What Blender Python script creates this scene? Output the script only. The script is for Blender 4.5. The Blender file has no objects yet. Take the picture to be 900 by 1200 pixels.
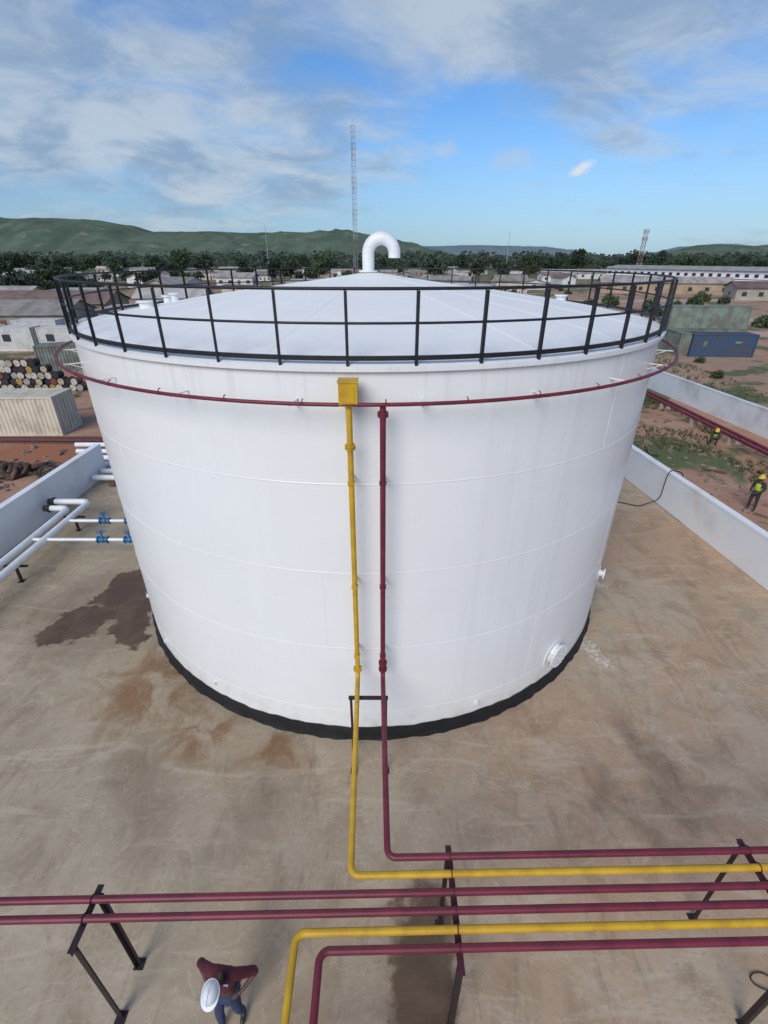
import bpy, math, random
from mathutils import Vector, Matrix, Euler
random.seed(7)
R_=math.radians
scene=bpy.context.scene
COL=scene.collection
scene.view_settings.view_transform='Standard'
scene.view_settings.look='None'
scene.view_settings.exposure=0

# ------------------------------------------------------------------ mesh builder
class M:
    def __init__(s): s.v=[];s.f=[];s.sm=[];s.mi=[];s.cur=0
    def add(s,vs,fs,smooth=False):
        o=len(s.v); s.v+= [tuple(v) for v in vs]
        for f in fs: s.f.append(tuple(i+o for i in f)); s.sm.append(smooth); s.mi.append(s.cur)
    def box(s,c,d,rot=None):
        x,y,z=[k/2 for k in d]
        vs=[Vector((a,b,e)) for a in(-x,x) for b in(-y,y) for e in(-z,z)]
        if rot is not None:
            m=Euler(rot).to_matrix() if not isinstance(rot,Matrix) else rot
            vs=[m@v for v in vs]
        vs=[v+Vector(c) for v in vs]
        s.add(vs,[(0,1,3,2),(4,6,7,5),(0,4,5,1),(2,3,7,6),(0,2,6,4),(1,5,7,3)])
    def beam(s,a,b,w,h=None):
        a=Vector(a);b=Vector(b);h=h or w
        d=b-a;L=d.length
        q=d.to_track_quat('Z','Y').to_matrix()
        s.box((a+b)/2,(w,h,L),q)
    def tube(s,pts,r,n=12,caps=True,closed=False,radii=None):
        pts=[Vector(p) for p in pts]; k=len(pts)
        tans=[]
        for i in range(k):
            if closed: t=pts[(i+1)%k]-pts[i-1]
            elif i==0: t=pts[1]-pts[0]
            elif i==k-1: t=pts[-1]-pts[-2]
            else: t=(pts[i+1]-pts[i]).normalized()+(pts[i]-pts[i-1]).normalized()
            tans.append(t.normalized())
        up=Vector((0,0,1)) if abs(tans[0].z)<.9 else Vector((1,0,0))
        nrm=(up-tans[0]*up.dot(tans[0])).normalized()
        vs=[]
        for i in range(k):
            nrm=(nrm-tans[i]*nrm.dot(tans[i])).normalized()
            b=tans[i].cross(nrm)
            rr=radii[i] if radii else r
            for j in range(n):
                a=2*math.pi*j/n
                vs.append(pts[i]+nrm*math.cos(a)*rr+b*math.sin(a)*rr)
        fs=[]
        kk=k if closed else k-1
        for i in range(kk):
            i2=(i+1)%k
            for j in range(n):
                j2=(j+1)%n
                fs.append((i*n+j,i*n+j2,i2*n+j2,i2*n+j))
        s.add(vs,fs,True)
        if caps and not closed:
            s.add(vs[:n],[tuple(reversed(range(n)))]); s.add(vs[-n:],[tuple(range(n))])
    def cyl(s,a,b,r,n=16,r2=None):
        s.tube([a,b],r,n,radii=[r,r2 if r2 is not None else r])
    def rev(s,prof,c=(0,0,0),n=64,smooth=True):
        for i in range(len(prof)-1):
            vs=[];
            for (r,z) in (prof[i],prof[i+1]):
                for j in range(n):
                    a=2*math.pi*j/n
                    vs.append((c[0]+r*math.cos(a),c[1]+r*math.sin(a),c[2]+z))
            s.add(vs,[(j,(j+1)%n,n+(j+1)%n,n+j) for j in range(n)],smooth)
    def sph(s,c,r,nu=12,nv=8,sc=(1,1,1)):
        vs=[];fs=[]
        for i in range(nv+1):
            p=math.pi*i/nv
            for j in range(nu):
                a=2*math.pi*j/nu
                vs.append((c[0]+r*sc[0]*math.sin(p)*math.cos(a),c[1]+r*sc[1]*math.sin(p)*math.sin(a),c[2]+r*sc[2]*math.cos(p)))
        for i in range(nv):
            for j in range(nu):
                fs.append((i*nu+j,(i+1)*nu+j,(i+1)*nu+(j+1)%nu,i*nu+(j+1)%nu))
        s.add(vs,fs,True)
    def mesh(s,name,mats,org=(0,0,0)):
        me=bpy.data.meshes.new(name)
        o=Vector(org)
        me.from_pydata([tuple(Vector(v)-o) for v in s.v],[],s.f)
        me.polygons.foreach_set('use_smooth',s.sm)
        me.polygons.foreach_set('material_index',s.mi)
        if not isinstance(mats,(list,tuple)): mats=[mats]
        for m in mats: me.materials.append(m)
        me.update(); me.validate()
        return me

def meta(o,label,cat,group=None):
    o["label"]=label; o["category"]=cat
    if group: o["group"]=group
def thing(name,label,cat,loc=(0,0,0),rz=0,group=None):
    o=bpy.data.objects.new(name,None); o.location=loc; o.rotation_euler=(0,0,rz); o.empty_display_size=.3
    COL.objects.link(o); meta(o,label,cat,group); return o
def part(name,m,mats,parent,world=False,loc=(0,0,0),label=None):
    if world:
        pl=list(parent["_o"]) if "_o" in parent else list(parent.location)
        me=m.mesh(name,mats,pl)
        o=bpy.data.objects.new(name,me)
    else:
        me=m.mesh(name,mats) if isinstance(m,M) else m
        o=bpy.data.objects.new(name,me); o.location=loc
    COL.objects.link(o); o.parent=parent
    if label: o["label"]=label
    return o
def solo(name,m,mats,label,cat,org=(0,0,0),group=None,kind=None):
    me=m.mesh(name,mats,org)
    o=bpy.data.objects.new(name,me); o.location=org; COL.objects.link(o)
    if kind: o["kind"]=kind
    if label: o["label"]=label
    if cat: o["category"]=cat
    if group: o["group"]=group
    return o
def dup(src,loc,rz=None,sc=None,label=None):
    o=src.copy(); o.location=loc
    if rz is not None: o.rotation_euler=(0,0,rz)
    if sc is not None: o.scale=sc if isinstance(sc,(tuple,list)) else (sc,sc,sc)
    COL.objects.link(o)
    if label: o["label"]=label
    def rec(a,b):
        for c in a.children:
            k=c.copy(); k.parent=b; COL.objects.link(k); rec(c,k)
    rec(src,o)
    return o
def fillet(pts,r,n=6):
    pts=[Vector(p) for p in pts]; out=[pts[0]]
    for i in range(1,len(pts)-1):
        a,b,c=pts[i-1],pts[i],pts[i+1]
        d1=(a-b).normalized(); d2=(c-b).normalized()
        ang=d1.angle(d2); 
        if ang>3.1: out.append(b); continue
        t=min(r/math.tan(ang/2),(a-b).length*.45,(c-b).length*.45)
        p1=b+d1*t;p2=b+d2*t
        rr=t*math.tan(ang/2)
        cen=b+(d1+d2).normalized()*(rr/math.sin(ang/2))
        u=p1-cen;w=p2-cen;om=u.angle(w)
        for k in range(n+1):
            f=k/n
            out.append(cen+(u*math.sin((1-f)*om)+w*math.sin(f*om))/math.sin(om))
    out.append(pts[-1]); return out

# ------------------------------------------------------------------ materials
class N:
    def __init__(s,nt): s.nt=nt
    def n(s,t,**k):
        o=s.nt.nodes.new(t)
        for a,b in k.items():
            if hasattr(o,a): setattr(o,a,b)
        return o
    def l(s,a,b): s.nt.links.new(a,b)
    def val(s,sock,x):
        if isinstance(x,bpy.types.NodeSocket): s.l(x,sock)
        else: sock.default_value=x
    def math(s,op,a,b=0,c=0,clamp=False):
        o=s.n('ShaderNodeMath',operation=op,use_clamp=clamp)
        s.val(o.inputs[0],a); s.val(o.inputs[1],b); s.val(o.inputs[2],c); return o.outputs[0]
    def vm(s,op,a,b=(0,0,0)):
        o=s.n('ShaderNodeVectorMath',operation=op); s.val(o.inputs[0],a); s.val(o.inputs[1],b)
        return o.outputs[1] if op in('LENGTH','DOT_PRODUCT','DISTANCE') else o.outputs[0]
    def noise(s,vec,scale,detail=5,rough=.55,dist=0,col=False):
        o=s.n('ShaderNodeTexNoise'); s.l(vec,o.inputs['Vector'])
        o.inputs['Scale'].default_value=scale;o.inputs['Detail'].default_value=detail
        o.inputs['Roughness'].default_value=rough;o.inputs['Distortion'].default_value=dist
        return o.outputs['Color'] if col else o.outputs['Fac']
    def mr(s,x,a,b,c=0,d=1,smooth=True):
        o=s.n('ShaderNodeMapRange'); 
        if smooth: o.interpolation_type='SMOOTHSTEP'
        s.val(o.inputs[0],x)
        for i,k in enumerate((a,b,c,d)): s.val(o.inputs[i+1],k)
        return o.outputs[0]
    def mix(s,f,a,b,mode='MIX'):
        o=s.n('ShaderNodeMix',data_type='RGBA',blend_type=mode)
        s.val(o.inputs[0],f)
        for i,k in((6,a),(7,b)):
            if isinstance(k,(tuple,list)): o.inputs[i].default_value=(k[0],k[1],k[2],1)
            else: s.l(k,o.inputs[i])
        return o.outputs[2]
    def map(s,vec,scale=(1,1,1),loc=(0,0,0),rot=(0,0,0)):
        o=s.n('ShaderNodeMapping'); s.l(vec,o.inputs[0])
        o.inputs['Scale'].default_value=scale;o.inputs['Location'].default_value=loc;o.inputs['Rotation'].default_value=rot
        return o.outputs[0]
def base_mat(name):
    m=bpy.data.materials.new(name); m.use_nodes=True
    nt=m.node_tree; b=nt.nodes['Principled BSDF']; return m,N(nt),b
def pm(name,c1,c2=None,scale=3,rough=.6,bump=.0,bscale=40,metal=0,rand=0,coat=0,lo=.35,hi=.65,stretch=(1,1,1)):
    m,g,b=base_mat(name)
    tc=g.n('ShaderNodeTexCoord').outputs['Object']
    v=g.map(tc,scale=stretch)
    c2=c2 or tuple(x*.8 for x in c1)
    f=g.mr(g.noise(v,scale,3,.6),lo,hi)
    c=g.mix(f,c1,c2)
    if rand:
        oi=g.n('ShaderNodeObjectInfo').outputs['Random']
        hsv=g.n('ShaderNodeHueSaturation'); g.l(c,hsv.inputs['Color'])
        g.l(g.mr(oi,0,1,1-rand,1+rand,False),hsv.inputs['Value'])
        g.l(g.math('ADD',.5,g.math('MULTIPLY',g.math('SUBTRACT',g.math('FRACT',g.math('MULTIPLY',oi,7.3)),.5),rand*.12)),hsv.inputs['Hue'])
        c=hsv.outputs[0]
    g.l(c,b.inputs['Base Color'])
    b.inputs['Roughness'].default_value=rough; b.inputs['Metallic'].default_value=metal
    if coat: b.inputs['Coat Weight'].default_value=coat
    if bump:
        bp=g.n('ShaderNodeBump'); bp.inputs['Strength'].default_value=bump; bp.inputs['Distance'].default_value=.02
        g.l(g.noise(v,bscale,2,.6),bp.inputs['Height']); g.l(bp.outputs[0],b.inputs['Normal'])
    return m

def mask(g,pos,cx,cy,rx,ry,rot=0,soft=.25):
    d=g.vm('SUBTRACT',pos,(cx,cy,0))
    d=g.map(d,rot=(0,0,-rot)); d=g.vm('MULTIPLY',d,(1/rx,1/ry,0))
    return g.mr(g.vm('LENGTH',d),1+soft,1-soft,0,1)
def mmax(g,l):
    o=l[0]
    for k in l[1:]: o=g.math('MAXIMUM',o,k)
    return o

def concrete():
    m,g,b=base_mat('concrete_pad')
    pos=g.n('ShaderNodeNewGeometry').outputs['Position']
    flat=g.vm('MULTIPLY',pos,(1,1,0))
    big=g.noise(flat,.22,4,.6,.6); mid=g.noise(flat,.9,7,.65,.8); fine=g.noise(flat,9,4,.7); grit=g.noise(flat,60,1,.6)
    sx=g.n('ShaderNodeSeparateXYZ'); g.l(pos,sx.inputs[0])
    side=g.mr(sx.outputs[0],-7,7)
    c=g.mix(side,(.385,.315,.215),(.475,.315,.200))
    c=g.mix(g.math('MULTIPLY',g.mr(big,.42,.60),.75),c,(.475,.385,.270))
    c=g.mix(g.math('MULTIPLY',g.mr(mid,.44,.70),.62),c,(.275,.195,.122))
    st=g.noise(g.map(flat,scale=(1.6,.35,1),rot=(0,0,R_(-35))),.9,5,.62,1.4)
    c=g.mix(g.math('MULTIPLY',g.mr(st,.54,.68),.45),c,(.235,.165,.105))
    st2=g.noise(g.map(flat,scale=(.4,1.9,1),rot=(0,0,R_(-20))),1.0,5,.6,1.2)
    c=g.mix(g.math('MULTIPLY',g.mr(st2,.53,.68),.5),c,(.56,.465,.345))
    sw=g.noise(flat,.45,5,.6,3.4)
    line=g.math('SUBTRACT',1.0,g.mr(g.math('ABSOLUTE',g.math('SUBTRACT',sw,.52)),0,.018))
    c=g.mix(g.math('MULTIPLY',line,.30),c,(.60,.51,.40))
    c=g.mix(g.math('MULTIPLY',g.mr(fine,.52,.74),.38),c,(.19,.135,.085))
    c=g.mix(g.math('MULTIPLY',g.mr(fine,.42,.28),.28),c,(.56,.475,.36))
    nz=g.vm('SUBTRACT',g.noise(flat,.9,6,.62,col=True),(.5,.5,.5))
    dp=g.vm('ADD',flat,g.vm('MULTIPLY',nz,(2.2,2.2,0)))
    wet=mmax(g,[mask(g,dp,-9.9,11.9,1.25,.75,R_(25),.07),mask(g,dp,-9.2,13.9,.95,1.3,R_(-12),.07),mask(g,dp,-8.3,12.2,.55,1.7,R_(20),.08),
                mask(g,dp,.7,3.4,.55,1.5,R_(-8),.3),mask(g,dp,.3,1.9,.9,.5,0,.3)])
    damp=mmax(g,[mask(g,dp,6.4,7.3,.35,1.5,R_(15),.7),mask(g,dp,5.2,6.0,.3,1.2,R_(25),.7),mask(g,dp,-2.6,6.1,.5,.9,R_(-30),.8),
                 mask(g,dp,-.2,2.3,1.4,1.3,0,.6),mask(g,dp,-5.3,6.4,.5,1.2,R_(30),.9),mask(g,dp,-9.4,12.6,2.2,2.4,0,.3),mask(g,dp,6.9,6.4,1.0,.2,R_(-10),.7)])
    rust=mmax(g,[mask(g,dp,-6.4,9.2,1.1,1.4,R_(40),.95),mask(g,dp,-4.4,8.0,1.3,.7,R_(-30),.95),mask(g,dp,-2.6,7.35,.8,.3,R_(-10),.8)])
    pale=mmax(g,[mask(g,dp,8.0,14.1,.35,.25,0,.5),mask(g,dp,6.4,10.6,.25,.6,R_(20),.6)])
    c=g.mix(g.math('MULTIPLY',damp,.42),c,(.16,.105,.065))
    c=g.mix(g.math('MULTIPLY',rust,g.mr(mid,.38,.58,.15,.85)),c,(.215,.105,.040))
    c=g.mix(g.math('MULTIPLY',pale,g.mr(fine,.45,.55)),c,(.66,.60,.50))
    c=g.mix(g.math('MULTIPLY',wet,.94),c,g.mix(g.mr(mid,.4,.6),(.080,.046,.027),(.118,.072,.043)))
    def joint(o,p,off):
        f=g.math('ABSOLUTE',g.math('SUBTRACT',g.math('FRACT',g.math('ADD',g.math('DIVIDE',o,p),off)),.5))
        return g.mr(f,.0,.003,1,0)
    j=g.math('MAXIMUM',joint(sx.outputs[0],5.0,.3),joint(sx.outputs[1],5.0,.1))
    c=g.mix(g.math('MULTIPLY',j,.10),c,(.15,.11,.07))
    c=g.mix(g.math('MULTIPLY',g.mr(grit,.3,.7),.14),c,(.22,.165,.115))
    g.l(c,b.inputs['Base Color'])
    r=g.math('SUBTRACT',g.mr(mid,.3,.7,.65,.88),g.math('MULTIPLY',wet,.30)); g.l(r,b.inputs['Roughness'])
    b.inputs['Specular IOR Level'].default_value=.3
    bp=g.n('ShaderNodeBump'); bp.inputs['Strength'].default_value=.25;bp.inputs['Distance'].default_value=.02
    g.l(g.math('ADD',mid,g.math('MULTIPLY',grit,.25)),bp.inputs['Height']); g.l(bp.outputs[0],b.inputs['Normal'])
    return m
def earth():
    m,g,b=base_mat('earth_and_grass')
    pos=g.n('ShaderNodeNewGeometry').outputs['Position']; flat=g.vm('MULTIPLY',pos,(1,1,0))
    sx=g.n('ShaderNodeSeparateXYZ'); g.l(pos,sx.inputs[0])
    X,Y=sx.outputs[0],sx.outputs[1]
    a=g.noise(flat,.05,5,.6,.5);b2=g.noise(flat,.5,6,.65,.5);c3=g.noise(flat,6,4,.7)
    c=g.mix(g.mr(a,.35,.65),(.42,.21,.125),(.34,.22,.145))
    c=g.mix(g.math('MULTIPLY',g.mr(b2,.4,.7),.6),c,(.48,.33,.235))
    c=g.mix(g.math('MULTIPLY',g.mr(c3,.45,.75),.5),c,(.17,.10,.06))
    far=g.mr(Y,110,420)
    strip=g.math('MULTIPLY',g.mr(X,14,18),g.mr(Y,24,30))
    strip=g.math('MULTIPLY',strip,g.mr(X,24.5,23.5))
    thr=g.math('SUBTRACT',.56,g.math('ADD',g.math('MULTIPLY',far,.16),g.math('MULTIPLY',strip,.09)))
    gm=g.mr(g.math('SUBTRACT',g.math('MULTIPLY',g.math('ADD',g.noise(flat,.11,5,.6,.5),g.math('MULTIPLY',b2,.35)),.78),thr),-.02,.04)
    c=g.mix(gm,c,g.mix(g.mr(c3,.35,.65),(.075,.095,.032),(.13,.14,.055)))
    def track(k,y0,wd):
        dd=g.math('ABSOLUTE',g.math('SUBTRACT',g.math('ADD',Y,g.math('MULTIPLY',b2,3.0)),g.math('ADD',y0,g.math('MULTIPLY',X,k))))
        return g.math('MULTIPLY',g.mr(dd,wd,wd*.6),g.mr(g.math('ABSOLUTE',X),24,32))
    c=g.mix(g.math('MULTIPLY',g.math('MAXIMUM',track(.25,66,3.2),g.math('MAXIMUM',track(-.1,108,4),track(.1,140,5))),.75),c,(.50,.36,.27))
    nz=g.vm('SUBTRACT',g.noise(flat,.5,5,.6,col=True),(.5,.5,.5)); dp=g.vm('ADD',flat,g.vm('MULTIPLY',nz,(3,3,0)))
    c=g.mix(g.math('MULTIPLY',mask(g,dp,-21,26.5,5,2.4,0,.4),.85),c,(.34,.12,.055))
    g.l(c,b.inputs['Base Color']); b.inputs['Roughness'].default_value=.95
    bp=g.n('ShaderNodeBump'); bp.inputs['Strength'].default_value=.6;bp.inputs['Distance'].default_value=.08
    g.l(g.math('ADD',b2,g.math('MULTIPLY',c3,.4)),bp.inputs['Height']); g.l(bp.outputs[0],b.inputs['Normal'])
    return m
def tankpaint(name,roofy=False):
    m,g,b=base_mat(name)
    pos=g.n('ShaderNodeNewGeometry').outputs['Position']
    sx=g.n('ShaderNodeSeparateXYZ'); g.l(pos,sx.inputs[0])
    c0=(.84,.83,.805) if not roofy else (.87,.845,.79)
    n1=g.noise(pos,.5,4,.6,.4); 
    c=g.mix(g.math('MULTIPLY',g.mr(n1,.4,.65),.4),c0,(.785,.775,.755))
    if not roofy:
        st=g.noise(g.map(pos,scale=(3.2,3.2,.10)),1.2,4,.65,.2)
        k=g.math('MULTIPLY',g.mr(st,.5,.72),g.mr(sx.outputs[0],-1,4,.10,.38))
        c=g.mix(k,c,(.69,.685,.66))
        splash=g.math('MULTIPLY',g.mr(sx.outputs[2],1.3,.2),g.mr(g.noise(pos,2.5,5,.7),.42,.7))
        c=g.mix(g.math('MULTIPLY',splash,.5),c,(.60,.50,.40))
        # rain run marks below the rim
        rn=g.math('MULTIPLY',g.mr(sx.outputs[2],7.6,8.9),g.mr(g.noise(g.map(pos,scale=(7,7,.25)),1.0,4,.6),.52,.66))
        c=g.mix(g.math('MULTIPLY',rn,.3),c,(.60,.58,.54))
    else:
        c=g.mix(g.math('MULTIPLY',g.mr(g.noise(pos,1.7,5,.65),.52,.75),.3),c,(.70,.67,.62))
    c=g.mix(g.math('MULTIPLY',g.mr(g.noise(pos,6,4,.7),.62,.75),.3),c,(.70,.66,.6))
    g.l(c,b.inputs['Base Color']); b.inputs['Roughness'].default_value=.3 if not roofy else .75
    b.inputs['Coat Weight'].default_value=.12 if not roofy else 0
    bp=g.n('ShaderNodeBump'); bp.inputs['Strength'].default_value=.16;bp.inputs['Distance'].default_value=.05
    g.l(g.noise(pos,.9,2,.5),bp.inputs['Height']); g.l(bp.outputs[0],b.inputs['Normal'])
    return m
MC=concrete(); ME=earth(); MW=tankpaint('white_tank_paint'); MR=tankpaint('white_roof_paint',True)
M_blk=pm('black_bitumen',(.006,.006,.006),(.012,.011,.011),4,.75,.3,20)
M_rail=pm('black_steel_paint',(.010,.010,.011),(.016,.016,.016),5,.5)
M_yel=pm('yellow_pipe_paint',(.64,.37,.016),(.50,.28,.012),2.5,.45,.05,60,coat=.05)
M_red=pm('maroon_pipe_paint',(.180,.019,.036),(.125,.014,.026),2.5,.48,.05,60)
M_redd=pm('maroon_frame_paint',(.090,.014,.024),(.055,.012,.016),3,.55,.1)
M_frame=pm('dark_frame_paint',(.030,.014,.016),(.018,.011,.012),3,.55,.1)
M_white=pm('white_pipe_paint',(.80,.80,.79),(.72,.71,.69),2,.4)
M_wall=pm('white_wall_paint',(.80,.80,.795),(.66,.635,.59),.6,.8,.2,25,lo=.48,hi=.8)
M_wall2=pm('weathered_wall_paint',(.70,.70,.69),(.52,.50,.46),.5,.85,.2,25,lo=.45,hi=.75)
M_blue=pm('blue_valve_paint',(.02,.17,.36),(.015,.11,.26),4,.4)
M_rub=pm('black_rubber',(.018,.018,.018),(.04,.037,.033),4,.8,.2)
M_scrap=pm('dusty_tyre_rubber',(.03,.028,.026),(.12,.07,.045),3,.9,.2,rand=.3)
M_contw=pm('cream_container_paint',(.62,.55,.42),(.42,.34,.25),.9,.6,.1,rand=.05,lo=.45,hi=.75)
M_cabin=pm('white_cabin_paint',(.62,.60,.56),(.46,.42,.36),.9,.6,.1,rand=.05,lo=.45,hi=.75)
M_contb=pm('blue_container_paint',(.035,.075,.145),(.06,.07,.09),.8,.6,.1)
M_contg=pm('grey_green_container_paint',(.20,.25,.20),(.15,.14,.11),.8,.65,.1,rand=.1)
M_rust=pm('rusty_steel',(.12,.055,.03),(.20,.10,.06),3,.8,.2)
M_glass=pm('dark_window_glass',(.03,.035,.04),(.05,.055,.06),2,.2)
M_leafs=[pm('foliage_%d'%i,c,tuple(k*.5 for k in c),.35,.7,rand=.4,lo=.4,hi=.6) for i,c in enumerate([(.042,.068,.024),(.060,.085,.030),(.034,.054,.026)])]
M_bark=pm('tree_bark',(.10,.075,.055),(.06,.045,.035),3,.9)
M_grass=pm('grass_blades',(.085,.11,.035),(.15,.14,.06),.6,.8)
M_roofs=[pm('sheet_roof_rust',(.24,.15,.115),(.15,.10,.08),.4,.7,rand=.35),pm('sheet_roof_grey',(.34,.30,.26),(.22,.185,.155),.4,.6,rand=.3),pm('sheet_roof_pale',(.46,.42,.38),(.32,.28,.24),.4,.6,rand=.3)]
M_hw=[pm('house_wall_pale',(.50,.45,.38),(.38,.32,.26),.4,.85,rand=.25),pm('house_wall_ochre',(.42,.30,.20),(.30,.22,.15),.4,.85,rand=.25),pm('house_wall_white',(.70,.69,.66),(.58,.55,.50),.4,.85,rand=.12)]
M_rock=pm('rubble_stone',(.29,.21,.165),(.18,.13,.095),3,.9,.4,rand=.25)
M_wood=pm('weathered_timber',(.26,.18,.12),(.16,.11,.08),2,.9,.2,rand=.3)
M_skin=pm('brown_skin',(.10,.05,.032),(.085,.042,.027),6,.55)
M_shirt=pm('maroon_work_shirt',(.105,.014,.026),(.07,.010,.018),6,.85,.3,60)
M_jean=pm('blue_denim',(.035,.055,.11),(.022,.035,.075),8,.85,.3,80)
M_boot=pm('black_boot_leather',(.015,.013,.012),(.03,.025,.02),8,.6)
M_hat=pm('white_helmet_plastic',(.74,.75,.76),(.70,.71,.71),3,.3)
M_haty=pm('yellow_helmet_plastic',(.75,.55,.04),(.7,.5,.03),3,.3)
M_vest=pm('lime_safety_vest',(.42,.62,.05),(.34,.5,.04),6,.8)
M_dark=pm('dark_work_trousers',(.03,.03,.035),(.045,.04,.04),6,.85)
M_tape=pm('silver_reflective_tape',(.6,.6,.6),(.5,.5,.5),5,.35)
M_eye=pm('eye_white',(.5,.5,.48),(.45,.45,.43),5,.3)

# ------------------------------------------------------------------ ground
g=M(); g.add([(-6000,-500,0),(6000,-500,0),(6000,9000,0),(-6000,9000,0)],[(0,1,2,3)])
o=solo('ground',g,ME,None,None,kind='structure')
g=M(); g.add([(-15.25,-8,.004),(15.2,-8,.004),(12.55,30,.004),(-15.15,30,.004)],[(0,1,2,3)])
solo('concrete_apron',g,MC,None,None,kind='structure')

def wall(name,a,b,th,h,mat,label):
    a=Vector((a[0],a[1],0));b=Vector((b[0],b[1],0))
    t=thing(name,label,'wall',(a+b)/2)
    d=(b-a).normalized(); ang=math.atan2(d.y,d.x); L=(b-a).length
    m=M(); m.box(((a+b)/2+Vector((0,0,(h-.09)/2))),(L,th,h-.09),(0,0,ang))
    part('wall_body',m,mat,t,True)
    m=M(); m.box(((a+b)/2+Vector((0,0,h-.045))),(L+.02,th+.03,.09),(0,0,ang))
    part('coping',m,mat,t,True)
    return t
wall('bund_wall',(-15.42,-2),(-15.33,24.1),.28,1.72,M_wall,'low white painted concrete bund wall beside white pipes')
wall('bund_wall',(14.75,2),(12.75,29.6),.28,1.72,M_wall,'low white painted concrete bund wall with hose over it')
wall('bund_wall',(-12.4,30),(12.5,30),.28,1.72,M_wall,'low white rear bund wall behind the storage tank')
wall('boundary_wall',(23.7,52),(26.2,20),.25,1.75,M_wall2,'weathered off white boundary wall along dirt strip')
for i,(y,x0) in enumerate([(22.6,-15.1),(23.45,-15.1),(24.4,-16.6),(25.4,-17.4),(26.4,-18.1),(27.5,-18.8)]):
    t=thing('transfer_pipeline','white pipe in a row crossing at the bund wall end','pipeline',(x0,y,0),group='row of parallel white pipes')
    m=M(); m.tube([(x0,y,.42),(-5,y,.42)],.15,14); part('pipe',m,M_white,t,True)
    m=M(); m.box((x0+1.0,y,.13),(.3,.5,.255)); part('support_block',m,M_rust,t,True)

# ------------------------------------------------------------------ tank
CX,CY,RT,HT=-.41,15.70,7.93,8.99
def pol(az,r,z):
    a=R_(az); return Vector((CX+r*math.sin(a),CY-r*math.cos(a),z))
tank=thing('storage_tank','large glossy white cylindrical fuel storage tank with black guard rail','storage tank',(CX,CY,0))
C=(CX,CY,0)
m=M(); m.rev([(RT,.0),(RT,.95),(RT,2.95),(RT,4.95),(RT,6.9),(RT,HT)],C,160)
for z in (.95,2.95,4.95,6.9):
    m.rev([(RT+.001,z-.014),(RT+.006,z-.005),(RT+.006,z+.005),(RT+.001,z+.014)],C,160)
for k,(z0,z1) in enumerate([(0.5,.95),(.95,2.95),(2.95,4.95),(4.95,6.9),(6.9,8.85)]):
    for j in range(6):
        az=j*60+k*23+8
        p=pol(az,RT-.0015,0)
        m.tube([(p.x,p.y,z0),(p.x,p.y,z1)],.005,6)
part('shell',m,MW,tank,True)
m=M(); m.rev([(RT+.002,HT-.10),(RT+.075,HT-.09),(RT+.08,HT-.01),(RT+.0,HT+.02)],C,160)
part('top_curb_angle',m,MW,tank,True)
ZA=10.13
def fz(r): 
    q=r/RT
    return HT+.02+(ZA-HT-.02)*(1-q)+.10*math.sin(math.pi*q)*(q)
m=M(); m.rev([(RT,HT+.02)]+[(RT*(1-k/24),fz(RT*(1-k/24))) for k in range(1,24)]+[(.02,ZA)],C,144)
for j in range(20):
    az=j*18+6; r0=RT*.97; r1=1.0 if j%2==0 else 3.2
    rs=[r0+(r1-r0)*i/8 for i in range(9)]
    m.tube([pol(az,rr,fz(rr)-.001) for rr in rs],.007,6)
m.rev([(3.24,fz(3.24)+.001),(3.2,fz(3.2)+.006),(3.1,fz(3.1)+.003)],C,100)
m.rev([(1.04,fz(1.04)+.002),(1.0,fz(1)+.014),(.02,ZA+.014)],C,60)
part('roof',m,MR,tank,True)
m=M()
prof=[(RT+.012,.40),(RT+.028,.37),(RT+.04,.16),(RT+.07,.03),(RT+.085,.006)]
n=260; vs=[];fs=[]
for (r,z) in prof:
    for j in range(n):
        a=2*math.pi*j/n
        w=.02*math.sin(j*.9)+.02*math.sin(j*2.3+1)+random.uniform(-.015,.015)
        rr=r+(w*.7 if r>RT+.08 else 0); zz=z+(w*.7 if z>.3 else 0)
        vs.append((CX+rr*math.cos(a),CY+rr*math.sin(a),max(zz,.006)))
for i in range(len(prof)-1):
    for j in range(n): fs.append((i*n+j,(i+1)*n+j,(i+1)*n+(j+1)%n,i*n+(j+1)%n))
m.add(vs,fs,True)
part('base_skirt',m,M_blk,tank,True,label='black bitumen coated base ring')
X0=-.47;Y0=15.7
m=M()
pts=[(X0,Y0,ZA-.05),(X0,Y0,10.56)]+[(X0+.38-.38*math.cos(a),Y0,10.62+.38*math.sin(a)) for a in [math.pi*k/14 for k in range(0,15)]]+[(X0+.76,Y0,10.50)]
m.tube(pts,.175,20); m.cyl((X0,Y0,ZA),(X0,Y0,ZA+.05),.28,24)
part('gooseneck_vent',m,M_white,tank,True)
def rz(x,y): return fz(math.hypot(x-CX,y-CY))
for (x,y,r,h) in [(-6.5,14.2,.22,.13),(-6.2,15.4,.11,.18),(-6.9,16.6,.15,.16)]:
    m=M(); z=rz(x,y); m.cyl((x,y,z-.05),(x,y,z+h),r,20); m.cyl((x,y,z+h),(x,y,z+h+.04),r+.05,20)
    part('roof_hatch',m,M_white,tank,True)
for (x,y,r,h) in [(5.6,16.5,.16,.12)]:
    m=M(); z=rz(x,y); m.cyl((x,y,z-.05),(x,y,z+h),r,20); m.cyl((x,y,z+h),(x,y,z+h+.04),r+.05,20)
    part('roof_nozzle',m,M_white,tank,True)
RR=RT+.03
def ring(m,r,z,rad,n=92): m.tube([pol(360*k/n,r,z) for k in range(n)],rad,8,closed=True)
m=M(); ring(m,RR,10.10,.024); ring(m,RR,9.62,.020)
nn=184; vs=[];fs=[]
for (r,z) in [(RR-.025,9.07),(RR+.025,9.07),(RR+.025,9.14),(RR-.025,9.14)]:
    for j in range(nn): vs.append(pol(360*j/nn,r,z))
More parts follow.
